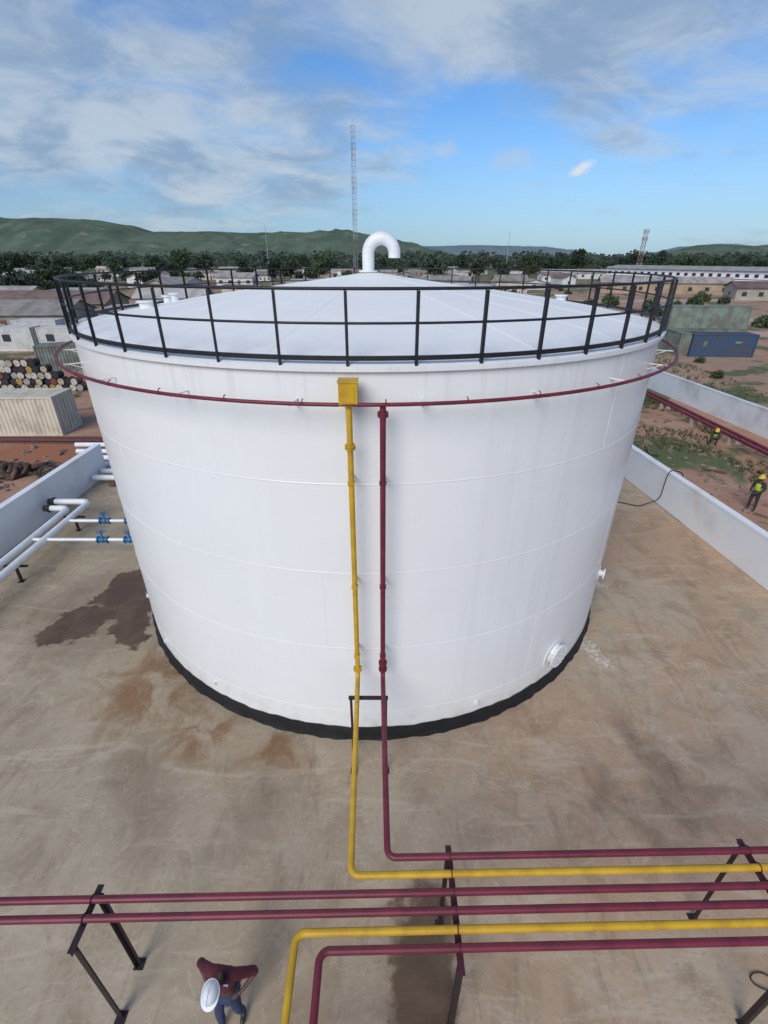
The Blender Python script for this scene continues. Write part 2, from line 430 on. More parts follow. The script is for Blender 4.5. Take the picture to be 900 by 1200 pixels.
for i in range(4):
    for j in range(nn): fs.append((i*nn+j,i*nn+(j+1)%nn,((i+1)%4)*nn+(j+1)%nn,((i+1)%4)*nn+j))
m.add(vs,fs)
rail=part('guard_rail',m,M_rail,tank,True)
pmesh=M(); pmesh.box((0,-.03,.50),(.047,.012,1.17)); pmesh.box((-.018,0,.50),(.012,.048,1.17)); pmesh.box((0,.02,-.06),(.09,.12,.02))
pme=pmesh.mesh('post',M_rail)
for k in range(46):
    az=-1.2+k*360/46
    p=pol(az,RR-.0,8.99)
    o=bpy.data.objects.new('post',pme); COL.objects.link(o); o.parent=rail
    o.location=p-Vector(tank.location); o.rotation_euler=(0,0,R_(az))
def radial(az,z,d0,x=0,dz=0):
    a=R_(az); o=pol(az,RT+d0,z+dz); return o+Vector((math.cos(a),math.sin(a),0))*x
mh=M(); az=39.5;z=1.05
mh.cyl(radial(az,z,-.02),radial(az,z,.13),.29,32); mh.cyl(radial(az,z,.11),radial(az,z,.14),.35,32)
mh.cyl(radial(az,z,-.05),radial(az,z,.008),.48,32)
man=part('manhole',mh,M_white,tank,True)
man["_o"]=list(tank.location)
mh=M(); mh.cyl(radial(az,z,.143),radial(az,z,.165),.345,32)
for k in range(16):
    a=2*math.pi*k/16; mh.cyl(radial(az,z,.16,.31*math.cos(a),.31*math.sin(a)),radial(az,z,.18,.31*math.cos(a),.31*math.sin(a)),.011,6)
mh.tube([radial(az,z,.165,-.1),radial(az,z,.21,-.1),radial(az,z,.21,.1),radial(az,z,.165,.1)],.010,6)
mh.tube([radial(az,z,.15,-.39,-.1),radial(az,z,.15,-.39,.20),radial(az,z,.06,-.37,.25)],.018,6)
part('manhole_cover',mh,M_white,man,True)
mh=M(); az=61.5;z=2.05
mh.cyl(radial(az,z,-.02),radial(az,z,.13),.10,20); mh.cyl(radial(az,z,.12),radial(az,z,.16),.17,20);mh.cyl(radial(az,z,-.01),radial(az,z,.012),.24,20)
part('nozzle',mh,M_white,tank,True)
for k in range(24):
    az=7.5+k*15
    m=M(); m.beam(radial(az,8.44,-.01),radial(az,8.44,.42),.028,.02)
    m.beam(radial(az,8.32,-.01),radial(az,8.43,.25),.018,.014)
    part('pipe_bracket',m,M_white,tank,True)
for az,z in [(-48,.7),(-30,.75),(-62,1.1),(20,.7),(-75,7.9)]:
    m=M(); m.box(radial(az,z,.03),(.07,.07,.09),(0,0,R_(az)))
    part('earthing_lug',m,M_white,tank,True)

# ------------------------------------------------------------------ pipes
def flange(m,p,d,r,th=.03):
    d=Vector(d).normalized(); p=Vector(p)
    m.cyl(p-d*(th+.004),p-d*.004,r,16); m.cyl(p+d*.004,p+d*(th+.004),r,16)
    u=d.orthogonal().normalized(); w=d.cross(u)
    for k in range(8):
        a=2*math.pi*k/8; q=p+(u*math.cos(a)+w*math.sin(a))*r*.8
        m.cyl(q-d*(th+.02),q+d*(th+.02),.009,6)
PR=.050; S=.019; ZP=2.52
YR=7.42; XY=-.56; XR=-.02
foam=thing('foam_pipeline','yellow foam pipe rising up the white tank wall','pipeline',(XY,YR,0))
yB=3.64
m=M(); m.tube(fillet([(XY,YR,8.46),(XY,YR,ZP),(XY+.08,yB+S*XY,ZP),(16,yB+S*16,ZP)],.13,8),PR,16)
for z in (7.75,2.72): flange(m,(XY,YR,z),(0,0,1),.09)
part('pipe',m,M_yel,foam,True)
m=M(); m.box((XY,YR+.02,8.64),(.29,.29,.36)); m.box((XY,YR+.02,8.83),(.32,.32,.02)); m.box((XY,YR-.13,8.64),(.2,.012,.26))
m.cyl((XY,YR+.15,8.62),(XY,YR+.40,8.62),.08,14)
m.tube([(XY,YR,8.47),(XY,YR,8.41)],.085,14,radii=[.10,.052])
part('foam_chamber',m,M_yel,foam,True)
for z in (7.1,4.9,3.1):
    m=M(); m.box((XY,YR+.15,z),(.04,.36,.04)); m.box((XY,YR,z),(.125,.12,.03))
    part('pipe_clamp',m,M_yel,foam,True)
cool=thing('cooling_water_pipeline','maroon cooling pipe with spray ring around the tank','pipeline',(XR,YR,0))
yA=3.87
m=M(); m.tube(fillet([(XR,YR-.02,8.45),(XR,YR,ZP),(.06,yA,ZP),(16,yA+S*16,ZP)],.13,8),PR,16)
for z in (8.30,2.72,2.9): flange(m,(XR,YR,z),(0,0,1),.09)
part('pipe',m,M_red,cool,True)
m=M(); m.tube([pol(360*k/140,8.38,8.48) for k in range(140)],.033,10,closed=True)
part('spray_ring',m,M_red,cool,True)
for k in range(40):
    az=k*9+3; p=pol(az,8.38,8.50); q=pol(az,8.33,8.55); m=M()
    m.tube([p,(p.x,p.y,8.54),q],.010,6); m.box((p.x,p.y,8.48),(.075,.075,.04),(0,0,R_(az)))
    part('spray_nozzle',m,M_red,cool,True)
for z in (7.1,4.9,3.1):
    m=M(); m.box((XR,YR+.15,z),(.04,.36,.04)); m.box((XR,YR,z),(.125,.12,.03))
    part('pipe_clamp',m,M_red,cool,True)
def line(name,label,pts,mat,org):
    t=thing(name,label,'pipeline',org)
    m=M(); m.tube(fillet(pts,.13,8),PR,16)
    part('pipe',m,mat,t,True)
    return t
tC=line('fire_water_pipeline','straight maroon pipe resting on steel pipe racks',[(-14,3.41-S*14,ZP),(16,3.41+S*16,ZP)],M_red,(0,3.41,0))
tD=line('fire_water_pipeline','straight maroon pipe resting on steel pipe racks',[(-14,3.19-S*14,ZP),(16,3.19+S*16,ZP)],M_red,(0,3.19,0))
tC["group"]=tD["group"]='straight maroon rack pipes'
line('foam_pipeline','yellow pipe with elbow resting on steel pipe racks',[(-1.12,-3,ZP),(-1.17,2.98-S*1.17,ZP),(16,2.98+S*16,ZP)],M_yel,(0,2.98,0))
line('fire_water_pipeline','maroon pipe with elbow resting on steel pipe racks',[(-.79,-3,ZP),(-.83,2.785-S*.83,ZP),(16,2.785+S*16,ZP)],M_red,(0,2.785,0))
def rack(x,y0,y1,barmat,ys):
    t=thing('pipe_rack','dark steel pipe support frame standing on concrete','pipe support',(x,(y0+y1)/2,0),group='pipe support frames')
    zt=ZP-PR-.004
    for y in (y0,y1):
        m=M(); m.box((x,y,(zt-.1)/2+.006),(.08,.012,zt-.1)); m.box((x-.034,y+(.035 if y==y0 else -.035),(zt-.1)/2+.006),(.012,.06,zt-.1)); m.box((x,y,.011),(.16,.16,.014))
        for dx in(-.05,.05): m.cyl((x+dx,y+.055,.014),(x+dx,y+.055,.04),.010,6)
        part('leg',m,M_frame,t,True)
    m=M(); m.box((x,(y0+y1)/2,zt-.006),(.09,y1-y0+.14,.012)); m.box((x,(y0+y1)/2,zt-.052),(.012,y1-y0+.14,.08)); 
    part('crossbar',m,barmat,t,True)
    for yy in ys:
        m=M(); yy+=S*x
        m.tube([(x,yy-PR-.012,zt-.05),(x,yy-PR-.012,ZP)]+[(x,yy-(PR+.012)*math.cos(a),ZP+(PR+.012)*math.sin(a)) for a in [math.pi*k/8 for k in range(1,8)]]+[(x,yy+PR+.012,ZP),(x,yy+PR+.012,zt-.05)],.008,6)
        part('u_bolt',m,barmat,t,True)
allp=[3.87,3.64,3.41,3.19,2.98,2.785]
rack(-4.1,2.83,3.47,M_frame,[3.41,3.19])
rack(1.0,2.62,4.0,M_redd,allp)
rack(5.58,2.74,4.1,M_redd,allp)
t=thing('pipe_stand','small black goal shaped pipe stand near tank base','pipe support',(-.4,6.9,0))
for x in(-.68,.05):
    m=M(); m.box((x,6.9,1.2),(.05,.05,2.39)); m.box((x,6.9,.012),(.16,.16,.012)); part('leg',m,M_frame,t,True)
m=M(); m.box((-.32,6.9,2.43),(.82,.06,.06)); part('crossbar',m,M_frame,t,True)

ZL=.85
def wline(label,pts,r,fl):
    t=thing('product_pipeline',label,'pipeline',(pts[0][0],pts[0][1],0))
    m=M(); m.tube(fillet(pts,.3,8),r,16); part('pipe',m,M_white,t,True)
    m=M(); 
    for p,d in fl: m.cyl(p,Vector(p)-Vector(d)*.24,r*1.05,16); flange(m,p,d,r*1.45,.04)
    part('flange',m,M_rub,t,True); return t
wline('thick white pipe with elbow and black blind flange',[(-14.75,19.0,ZL),(-13.2,19.0,ZL),(-13.0,4,ZL)],.13,[((-14.78,19,ZL),(1,0,0))])
wline('thick white pipe with elbow and black blind flange',[(-14.55,18.35,ZL),(-13.75,18.35,ZL),(-13.55,4,ZL)],.13,[((-14.58,18.35,ZL),(1,0,0))])
def valve(x,y,z,par):
    m=M(); m.sph((x,y,z),.13,14,10); m.cyl((x-.2,y,z),(x-.16,y,z),.14,16); m.cyl((x+.16,y,z),(x+.2,y,z),.14,16); m.cyl((x-.2,y,z),(x+.2,y,z),.09,12)
    v=part('valve',m,M_blue,par,True); v["_o"]=list(par.location)
    m=M(); m.cyl((x,y,z+.05),(x,y,z+.34),.03,10)
    m.tube([(x+.14*math.cos(a),y+.14*math.sin(a),z+.34) for a in [2*math.pi*k/18 for k in range(18)]],.016,6,closed=True)
    m.beam((x-.14,y,z+.34),(x+.14,y,z+.34),.02); m.beam((x,y-.14,z+.34),(x,y+.14,z+.34),.02)
    part('hand_wheel',m,M_blue,v,True)
for (y,vx,x0) in [(17.25,-11.6,-13.18),(15.75,-10.9,-13.7)]:
    t=thing('drain_pipeline','thin white pipe with blue gate valve joining tank','pipeline',(x0,y,0))
    m=M(); m.tube([(x0,y,ZL),(vx-.2,y,ZL)],.065,14); m.tube([(vx+.2,y,ZL),(CX-math.sqrt(RT*RT-(y-CY)**2)+.02,y,ZL)],.065,14)
    part('pipe',m,M_white,t,True); valve(vx,y,ZL,t); valve(vx+1.05,y,ZL,t)
for (x,y) in [(-13.3,14.2),(-13.3,17.9),(-13.3,10.4),(-9.6,15.75),(-10.0,17.25)]:
    t=thing('pipe_stand','short black steel stand under white pipes','pipe support',(x,y,0),group='short pipe stands')
    m=M(); wd=.9 if x<-12 else .2; m.box((x,y,ZL-.17),(wd,.08,.06)); part('crossbar',m,M_frame,t,True)
    m=M(); m.box((x,y,(ZL-.2)/2+.005),(.08,.08,ZL-.2)); m.box((x,y,.012),(.2,.2,.012)); part('leg',m,M_frame,t,True)

m=M(); m.tube(fillet([(9.6,21.4,.03),(11.0,20.9,.03),(12.2,20.2,.04),(12.95,20.0,.5),(13.13,20.25,1.6),(13.4,20.5,1.79),(14.2,20.9,1.5),(15.2,21.3,.1),(16.5,21.5,.04)],.5,6),.025,8)
solo('rubber_hose',m,M_rub,'thin black rubber hose running over the white bund wall','hose',(11,20.5,0))
m=M(); m.tube([(6.15+.25*math.cos(a)+.05*a,3.25+.12*math.sin(a),.02+.004*a) for a in [k*.35 for k in range(26)]],.011,6)
solo('cable_coil',m,M_rub,'loose black cable coil lying on the concrete','cable',(6.1,3.2,0))
for i,(dx,z) in enumerate([(0,.55),(.55,.55)]):
    t=thing('ground_pipeline','long maroon pipe on low supports beside dirt strip','pipeline',(21.9+dx,30,0),group='maroon pipes in the dirt strip')
    m=M(); m.tube([(21.6+dx,48,z),(22.4+dx,15,z)],.10,12); part('pipe',m,M_red,t,True)
    for k in range(8):
        m=M(); y=17+k*4; x=22.4+dx-(y-15)*.8/33; m.box((x,y,.22),(.25,.2,.44)); m.box((x,y,.03),(.4,.35,.06))
        part('support_block',m,M_hw[0],t,True)
for y,r in ((0,.09),(.6,.07)):
    m=M(); m.tube([(-32,31+y-1.6,.25),(-25,29.3+y-.6,.25),(-17.5,29.0+y-.3,.25)],r,12)
    solo('ground_pipeline',m,M_redd,'dark red pipe lying on bare earth by container','pipeline',(-24,29,0),group='dark red pipes on earth')

# ------------------------------------------------------------------ containers
def container(loc,rz,mat,label,L=6.06,W=2.44,Hh=2.59,group=None):
    t=thing('shipping_container',label,'shipping container',loc,rz,group)
    m=M()
    def corr(p0,p1,out):
        n=int((p1-p0).length/.28)*4; d=(p1-p0)/n; vs=[]
        for i in range(n+1):
            off=out*(-.04 if (i%4) in(2,3) else 0)
            q=p0+d*i+off; vs+= [(q.x,q.y,.14),(q.x,q.y,Hh-.12)]
        m.add(vs,[(2*i,2*i+2,2*i+3,2*i+1) for i in range(n)])
    x,y=L/2-.06,W/2-.03
    corr(Vector((-x,-y,0)),Vector((x,-y,0)),Vector((0,-1,0)))
    corr(Vector((x,y,0)),Vector((-x,y,0)),Vector((0,1,0)))
    corr(Vector((-x,y,0)),Vector((-x,-y,0)),Vector((-1,0,0)))
    part('side_panels',m,mat,t)
    m=M()
    for sx in(-1,1):
        for sy in(-1,1): m.box((sx*(L/2-.07),sy*(W/2-.07),Hh/2),(.14,.14,Hh))
    for sy in(-1,1):
        m.box((0,sy*(W/2-.05),.07),(L-.28,.09,.14)); m.box((0,sy*(W/2-.05),Hh-.06),(L-.28,.09,.11))
    for sx in(-1,1):
        m.box((sx*(L/2-.05),0,.07),(.09,W-.28,.14)); m.box((sx*(L/2-.05),0,Hh-.06),(.09,W-.28,.11))
    part('frame',m,mat,t)
    m=M(); 
    n=int(L/.3)
    for i in range(n): 
        m.box((-L/2+.15+(i+.5)*(L-.3)/n,0,Hh-.045+(.008 if i%2 else 0)),((L-.3)/n-.002,W-.2,.03))
    part('roof_panel',m,mat,t)
    for sy in(-1,1):
        m=M(); m.box((L/2-.06,sy*(W/4-.04),Hh/2),(.05,W/2-.17,Hh-.27))
        for k in(-.22,.22):
            m.cyl((L/2-.01,sy*(W/4-.04)+k,.2),(L/2-.01,sy*(W/4-.04)+k,Hh-.2),.02,8)
            m.box((L/2-.01,sy*(W/4-.04)+k,1.1),(.03,.2,.04))
        part('door',m,mat,t)
    return t
container((-24.5,31.5,0),R_(2),M_contw,'cream corrugated shipping container standing on bare earth')
cb=container((40.6,60.6,0),R_(-4),M_contb,'dark blue corrugated shipping container on bare earth',L=7.4)
for bx in ((-2.2,-1.235,1.5,.45,.6),(1.6,-1.235,1.7,.8,.25)):
    m=M(); m.box(bx[:3],(bx[3],.02,bx[4])); part('pale_panel',m,M_contg,cb)
container((41.6,66.0,0),R_(-6),M_contg,'grey green corrugated container stacked in pair',L=9.5,group='grey green containers')
container((41.4,66.0,2.6),R_(-6),M_contg,'grey green corrugated container stacked in pair',L=9.5,group='grey green containers')
container((37.2,63.2,0),R_(84),M_contg,'grey green corrugated container standing end on',group='grey green containers')
for (x,y,L) in [(-46.6,64,4.6),(-41.3,64.3,4.6),(-52,65,5.0),(-49,72,6),(-41,73,6)]:
    t=container((x,y,0),R_(3),M_cabin,'pale portable cabin with ribbed walls on bare earth',L=L,Hh=2.8,group='pale site cabins')
    m=M(); m.box((-.8,-1.24,1.6),(.9,.05,.8)); part('window',m,M_glass,t)
for (x,y) in [(-33.5,52),(-30.5,57)]:
    container((x,y,0),R_(20),M_contg,'grey corrugated container behind the drum stack',L=5,group='grey green containers')

# ------------------------------------------------------------------ drums
dcol=[(.48,.38,.26),(.55,.50,.42),(.02,.02,.02),(.42,.26,.06),(.25,.05,.035),(.38,.35,.31),(.03,.03,.035)]
dm=[pm('drum_end_paint_%d'%i,c,tuple(k*.6 for k in c),4,.6) for i,c in enumerate(dcol)]
dlabel=['tan','cream','black','ochre','red','grey','black']
dmesh=[]
for i in range(7):
    m=M(); m.cur=0
    m.tube([(0,-.44,0),(0,-.43,0),(0,-.16,0),(0,-.15,0),(0,-.14,0),(0,.14,0),(0,.15,0),(0,.16,0),(0,.44,0)],.29,20,caps=False,radii=[.30,.29,.29,.305,.29,.29,.305,.29,.30])
    m.cur=1
    m.cyl((0,-.425,0),(0,-.41,0),.285,20); m.cyl((.15,-.44,.1),(.15,-.41,.1),.035,8); m.cyl((0,.41,0),(0,.425,0),.285,20)
    dmesh.append(m.mesh('oil_drum',[M_rust if i%2 else M_rub,dm[i]]))
for row in range(5):
    cnt=13-row*2 if row>1 else 13-row
    for k in range(cnt):
        i=random.choice([0,0,1,1,1,2,2,3,3,4,5,6,6])
        o=bpy.data.objects.new('oil_drum',dmesh[i]); COL.objects.link(o)
        o.location=(-34.3+k*.605+row*.3,42.8+random.uniform(-.12,.12),.305+row*.525)
        o.rotation_euler=(0,random.uniform(0,6),random.uniform(-.04,.04))
        meta(o,'%s ended oil drum lying in a stacked pile'%dlabel[i],'oil drum','stacked oil drums')
tm=M(); tm.tube([(.34*math.cos(a),.34*math.sin(a),.11) for a in [2*math.pi*k/22 for k in range(22)]],.12,10,closed=True)
tme=tm.mesh('tyre',M_scrap)
for k in range(18):
    o=bpy.data.objects.new('tyre',tme); COL.objects.link(o)
    s=random.uniform(.7,1.3)
    o.location=(-20.3+random.uniform(-2.2,3.0),23.3+random.uniform(-1.6,1.8),.03+.14*(k%3)); o.rotation_euler=(random.uniform(-.8,.8),random.uniform(-.8,.8),0); o.scale=(s,s,s*.9)
    meta(o,'worn black tyre dumped on orange earth','tyre','dumped tyres')
def rockm(seed):
    rnd=random.Random(seed); m=M(); m.sph((0,0,.3),.5,9,6,(1,.8,.7))
    m.v=[(x+rnd.uniform(-.09,.09),y+rnd.uniform(-.09,.09),z+rnd.uniform(-.09,.09)) for x,y,z in m.v]; m.sm=[False]*len(m.sm)
    return m.mesh('rock',M_rock)
rms=[rockm(i) for i in range(4)]
for k in range(220):
    o=bpy.data.objects.new('rock',random.choice(rms)); COL.objects.link(o)
    if k<160: o.location=(random.uniform(14.8,21),random.uniform(16,36),-.03)
    else: o.location=(random.uniform(-23,-16.5),random.uniform(19,28.5),-.03)
    s=random.uniform(.10,.5); o.scale=(s,s*random.uniform(.6,1),s*random.uniform(.4,.8)); o.rotation_euler=(0,0,random.uniform(0,6))
    meta(o,'small brown broken stone lying on bare earth','rock','scattered stones')
for k in range(12):
    m=M(); x,y=random.uniform(16,21),random.uniform(18,32); a=random.uniform(0,3); L=random.uniform(.8,2.2)
    m.box((x,y,.06+.03*(k%3)),(L,.14,.04),(0,random.uniform(-.03,.03),a))
    solo('timber_plank',m,M_wood,'discarded timber plank lying in the dirt strip','plank',(x,y,0),group='discarded planks')
gm=M(); rnd=random.Random(3)
def tuft(x,y,s):
    for b in range(7):
        a=rnd.uniform(0,6.28);w=.03*s*3;h=s*rnd.uniform(.5,1);lx=math.cos(a)*s*.5;ly=math.sin(a)*s*.5
        gm.add([(x-w*math.sin(a),y+w*math.cos(a),0),(x+w*math.sin(a),y-w*math.cos(a),0),(x+lx,y+ly,h)],[(0,1,2)])
for k in range(3000):
    y=rnd.uniform(23,50); x=rnd.uniform(14.5,23); 
    if math.sin(x*1.1+y*.4)+math.sin(y*.8-x*.5)>.0: tuft(x,y,rnd.uniform(.12,.4))
for k in range(700): tuft(rnd.uniform(26.5,34),rnd.uniform(30,60),rnd.uniform(.15,.45))
for k in range(500): tuft(rnd.uniform(-36,-26),rnd.uniform(33,41),rnd.uniform(.15,.4))
solo('grass',gm,M_grass,'sparse green grass tufts in the dirt strip','grass',kind='stuff')

# ------------------------------------------------------------------ buildings
def house(loc,rz,L,W,Hh,wm,rm,label,group='low town houses',flat=False,nw=3):
    t=thing('house',label,'house',loc,rz,group)
    m=M(); m.box((0,0,Hh/2),(L,W,Hh))
    rh=W*.16
    if not flat:
        m.add([(-L/2,-W/2,Hh),(-L/2,W/2,Hh),(-L/2,0,Hh+rh)],[(0,1,2)]); m.add([(L/2,-W/2,Hh),(L/2,W/2,Hh),(L/2,0,Hh+rh)],[(0,1,2)])
    part('wall',m,wm,t)
    m=M(); e=.5
    if flat: m.box((0,0,Hh+.08),(L+.6,W+.6,.12),(R_(2),0,0))
    else:
        for s in(-1,1):
            d=rh/(W/2)
            m.add([(-L/2-e,s*(W/2+e),Hh-d*e+.05),(L/2+e,s*(W/2+e),Hh-d*e+.05),(L/2+e,0,Hh+rh+.05),(-L/2-e,0,Hh+rh+.05),
                   (-L/2-e,s*(W/2+e),Hh-d*e+.13),(L/2+e,s*(W/2+e),Hh-d*e+.13),(L/2+e,0,Hh+rh+.13),(-L/2-e,0,Hh+rh+.13)],
                  [(0,1,2,3),(4,5,6,7),(0,1,5,4),(0,3,7,4),(1,2,6,5)])
    part('roof',m,rm,t)
    for k in range(nw):
        x=-L/2+(k+.5)*L/nw
        if k==nw//2:
            m=M(); m.box((x,-W/2-.02,1.05),(.95,.06,2.1)); part('door',m,M_rust,t)
        else:
            m=M(); m.box((x,-W/2-.02,1.6),(1.2,.06,1.0)); m.box((x,-W/2-.06,1.07),(1.4,.1,.08)); part('window',m,M_glass,t)
    m=M(); m.box((-L/2-.02,0,1.6),(.06,1.2,1.0)); part('window',m,M_glass,t)
    m=M(); m.box((L/2+.02,0,1.6),(.06,1.2,1.0)); part('window',m,M_glass,t)
    return t
house((-60,82,0),R_(4),22,10,2.9,M_hw[0],M_roofs[1],'long low shed with pale sheet metal roof','site sheds',False,6)
house((-40,90,0),R_(8),16,8,2.8,M_hw[1],M_roofs[2],'low shed with pale sheet metal roof','site sheds',True,4)
house((-64,98,0),R_(4),26,11,3.2,M_hw[1],M_roofs[0],'long low shed with rusty sheet metal roof','site sheds',False,6)
house((-88,112,0),R_(4),26,10,3.4,M_hw[0],M_roofs[1],'long low shed with pale sheet metal roof','site sheds',False,6)
house((-45,112,0),R_(8),14,9,3.2,M_hw[2],M_roofs[2],'low white house with pale metal roof','site sheds',False,4)
def warehouse():
    a=Vector((112,268,0));b=Vector((150,200,0)); L=(b-a).length; ang=math.atan2((b-a).y,(b-a).x)
    c=(a+b)/2; 
    t=thing('warehouse','long two storey white warehouse with rows of maroon windows','warehouse',c,ang)
    W=16
    m=M(); m.box((0,W/2,3.1),(L,W,6.2)); part('wall',m,M_wall,t)
    m=M(); m.add([(-L/2-1,-1,6.15),(L/2+1,-1,6.15),(L/2+1,W/2,7.6),(-L/2-1,W/2,7.6),(L/2+1,W+1,6.15),(-L/2-1,W+1,6.15)],[(0,1,2,3),(3,2,4,5)])
    part('roof',m,M_roofs[2],t)
    for row,z in enumerate((1.7,4.5)):
        for k in range(22):
            x=-L/2+(k+.5)*L/22
            m=M(); m.box((x,-.03,z),(1.5,.08,1.0)); m.box((x,-.08,z-.56),(1.7,.14,.1)); m.box((x,-.09,z),(.08,.05,1.0)); part('window',m,M_redd,t)
    m=M(); m.box((0,-.05,3.1),(L,.1,.2)); part('floor_band',m,M_redd,t)
warehouse()
house((95,180,0),R_(-15),40,10,3.4,M_hw[1],M_roofs[1],'long low brown shed with grey metal roof','site sheds',False,8)
house((118,150,0),R_(-12),34,9,3.2,M_hw[0],M_roofs[0],'long low brown shed with grey metal roof','site sheds',False,8)
rnd=random.Random(11)
protos=[]
placed=[]
def ok(x,y,r):
    for (a,b,c) in placed:
        if (a-x)**2+(b-y)**2<(c+r)**2: return False
    return True
placed+=[(131,234,46),(95,180,24),(118,150,22),(-60,82,18),(-40,90,12),(-64,98,18),(-88,112,18),(-45,112,12),(-13.3,250,4),(140,300,6)]
cnt=0
lab={0:'low pale walled house with metal roof among trees',1:'low ochre walled house with metal roof among trees',2:'low white walled house with metal roof among trees'}
for i in range(9):
    wi=i%3; p=house((0,-400-i*20,0),0,rnd.uniform(9,17),rnd.uniform(7,10),rnd.uniform(2.8,3.6),M_hw[wi],M_roofs[rnd.randrange(3)],lab[wi],flat=(i%4==3),nw=rnd.choice([3,4,5]))
    protos.append(p)
for k in range(2500):
    if cnt>=120: break
    y=rnd.uniform(115,430)**1.0; x=rnd.uniform(-.78,.8)*y*1.05
    if abs(x)<y*.1 and y<170: continue
    if x>30 and y<170: continue
    if not ok(x,y,9): continue
    placed.append((x,y,9)); 
    src=protos[cnt%9]
    rz_=rnd.choice([0,.1,-.15,1.5,1.65,.3,-.3])+rnd.uniform(-.15,.15)
    sc=(rnd.uniform(.6,1.25),rnd.uniform(.7,1.2),rnd.uniform(.8,1.1))
    if cnt<9: src.location=(x,y,0); src.rotation_euler=(0,0,rz_)
    else: dup(src,(x,y,0),rz_,sc)
    cnt+=1

# ------------------------------------------------------------------ trees
def treemesh(seed,h,w,leaf,nl):
    rnd=random.Random(seed)
    tr=M(); th=h*.38
    tr.tube([(0,0,-.1),(rnd.uniform(-.1,.1),0,th*.5),(rnd.uniform(-.2,.2),rnd.uniform(-.2,.2),th),(0,0,h*.65)],.3,8,radii=[.035*h,.026*h,.02*h,.008*h])
    lobes=[]
    for i in range(9):
        a=rnd.uniform(0,6.28); rr=rnd.uniform(.15,.62)*w/2
        c=Vector((rr*math.cos(a),rr*math.sin(a),rnd.uniform(.42,.86)*h)); lobes.append((c,rnd.uniform(.2,.34)*w*(.8 if c.z>h*.75 else 1)))
        tr.tube([(0,0,th*rnd.uniform(.7,1.1)),(c.x*.5,c.y*.5,(th+c.z)/2),c],.1,5,radii=[.014*h,.009*h,.004*h])
    cr=M()
    for k in range(nl):
        c,r=rnd.choice(lobes)
        d=Vector((rnd.gauss(0,1),rnd.gauss(0,1),rnd.gauss(0,1))).normalized()*r*rnd.uniform(.55,1.08)
        d.z*=.7
        p=c+d
        if p.z<h*.28: continue
        u=Vector((rnd.gauss(0,1),rnd.gauss(0,1),rnd.gauss(0,.6))).normalized(); v=u.orthogonal().normalized()
        v.rotate(Matrix.Rotation(rnd.uniform(0,6.28),3,u))
        w2=u.cross(v); s=leaf*rnd.uniform(.5,1.2)
        cr.add([p-v*s-w2*s*.4,p+v*s*.2-w2*s*.7,p+v*s+w2*s*.3,p-v*s*.1+w2*s*.7],[(0,1,2,3)])
    return tr,cr
tpro=[]
specs=[(8,9,.6),(10,12,.68),(12.5,10,.66),(6.5,8,.52),(13,14,.78),(9,13,.68)]
for i,(h,w,lf) in enumerate(specs):
    tr,cr=treemesh(20+i,h,w,lf,800)
    t=thing('broadleaf_tree','dark green broadleaf tree with dense rounded crown','tree',(0,-600-i*20,0),group='town trees')
    part('trunk',tr,M_bark,t); part('crown',cr,M_leafs[i%3],t); tpro.append(t)
cnt=0
for k in range(6000):
    if cnt>=290: break
    u=rnd.random()
    y=150+u**.8*420
    if cnt<14: y=rnd.uniform(120,170); x=-rnd.uniform(.55,.85)*y
    else: x=rnd.uniform(-.82,.85)*y*1.05
    if y<230 and x>0: continue
    if x>70 and y<290 and x<160: continue
    if y<190 and x>-70: continue
    if not ok(x,y,3.2): continue
    placed.append((x,y,3.0))
    s=rnd.uniform(.55,1.3)*(.8 if y<260 else 1.0); i=cnt%6; rz_=rnd.uniform(0,6.28)
    if cnt<6: tpro[i].location=(x,y,0); tpro[i].rotation_euler=(0,0,rz_); tpro[i].scale=(s,s,s)
    else: dup(tpro[i],(x,y,0),rz_,(s,s,s*rnd.uniform(.8,1.15)))
    cnt+=1
bm_=M(); rb=random.Random(77)
for k in range(420):
    d=Vector((rb.gauss(0,1),rb.gauss(0,1),abs(rb.gauss(0,.8)))).normalized()*rb.uniform(.5,1.05)
    p=Vector((d.x*1.3,d.y*1.1,.15+d.z*1.25+.2*math.sin(d.x*4))); u=Vector((rb.gauss(0,1),rb.gauss(0,1),rb.gauss(0,1))).normalized(); v=u.orthogonal(); w2=u.cross(v); s=rb.uniform(.08,.2)
    bm_.add([p-v*s,p-w2*s*.6,p+v*s,p+w2*s*.6],[(0,1,2,3)])
bmm=bm_.mesh('bush',M_leafs[1])
bl=[(47.5,58.5,1.1),(49.5,60,.8),(36,56,.5),(33,48,.5)]
for k in range(46):
    y=rb.uniform(75,230); x=rb.choice([-1,1])*rb.uniform(.45,.8)*y if y<120 else rb.uniform(.15,.8)*y
    if ok(x,y,2): bl.append((x,y,rb.uniform(.6,1.8)))
for (x,y,s) in bl:
    o=bpy.data.objects.new('bush',bmm); COL.objects.link(o); o.location=(x,y,0); o.scale=(s,s,s*rb.uniform(.7,1.1)); o.rotation_euler=(0,0,rb.uniform(0,6))
    meta(o,'small leafy green bush growing on bare earth','bush','scattered bushes')
fm=M()
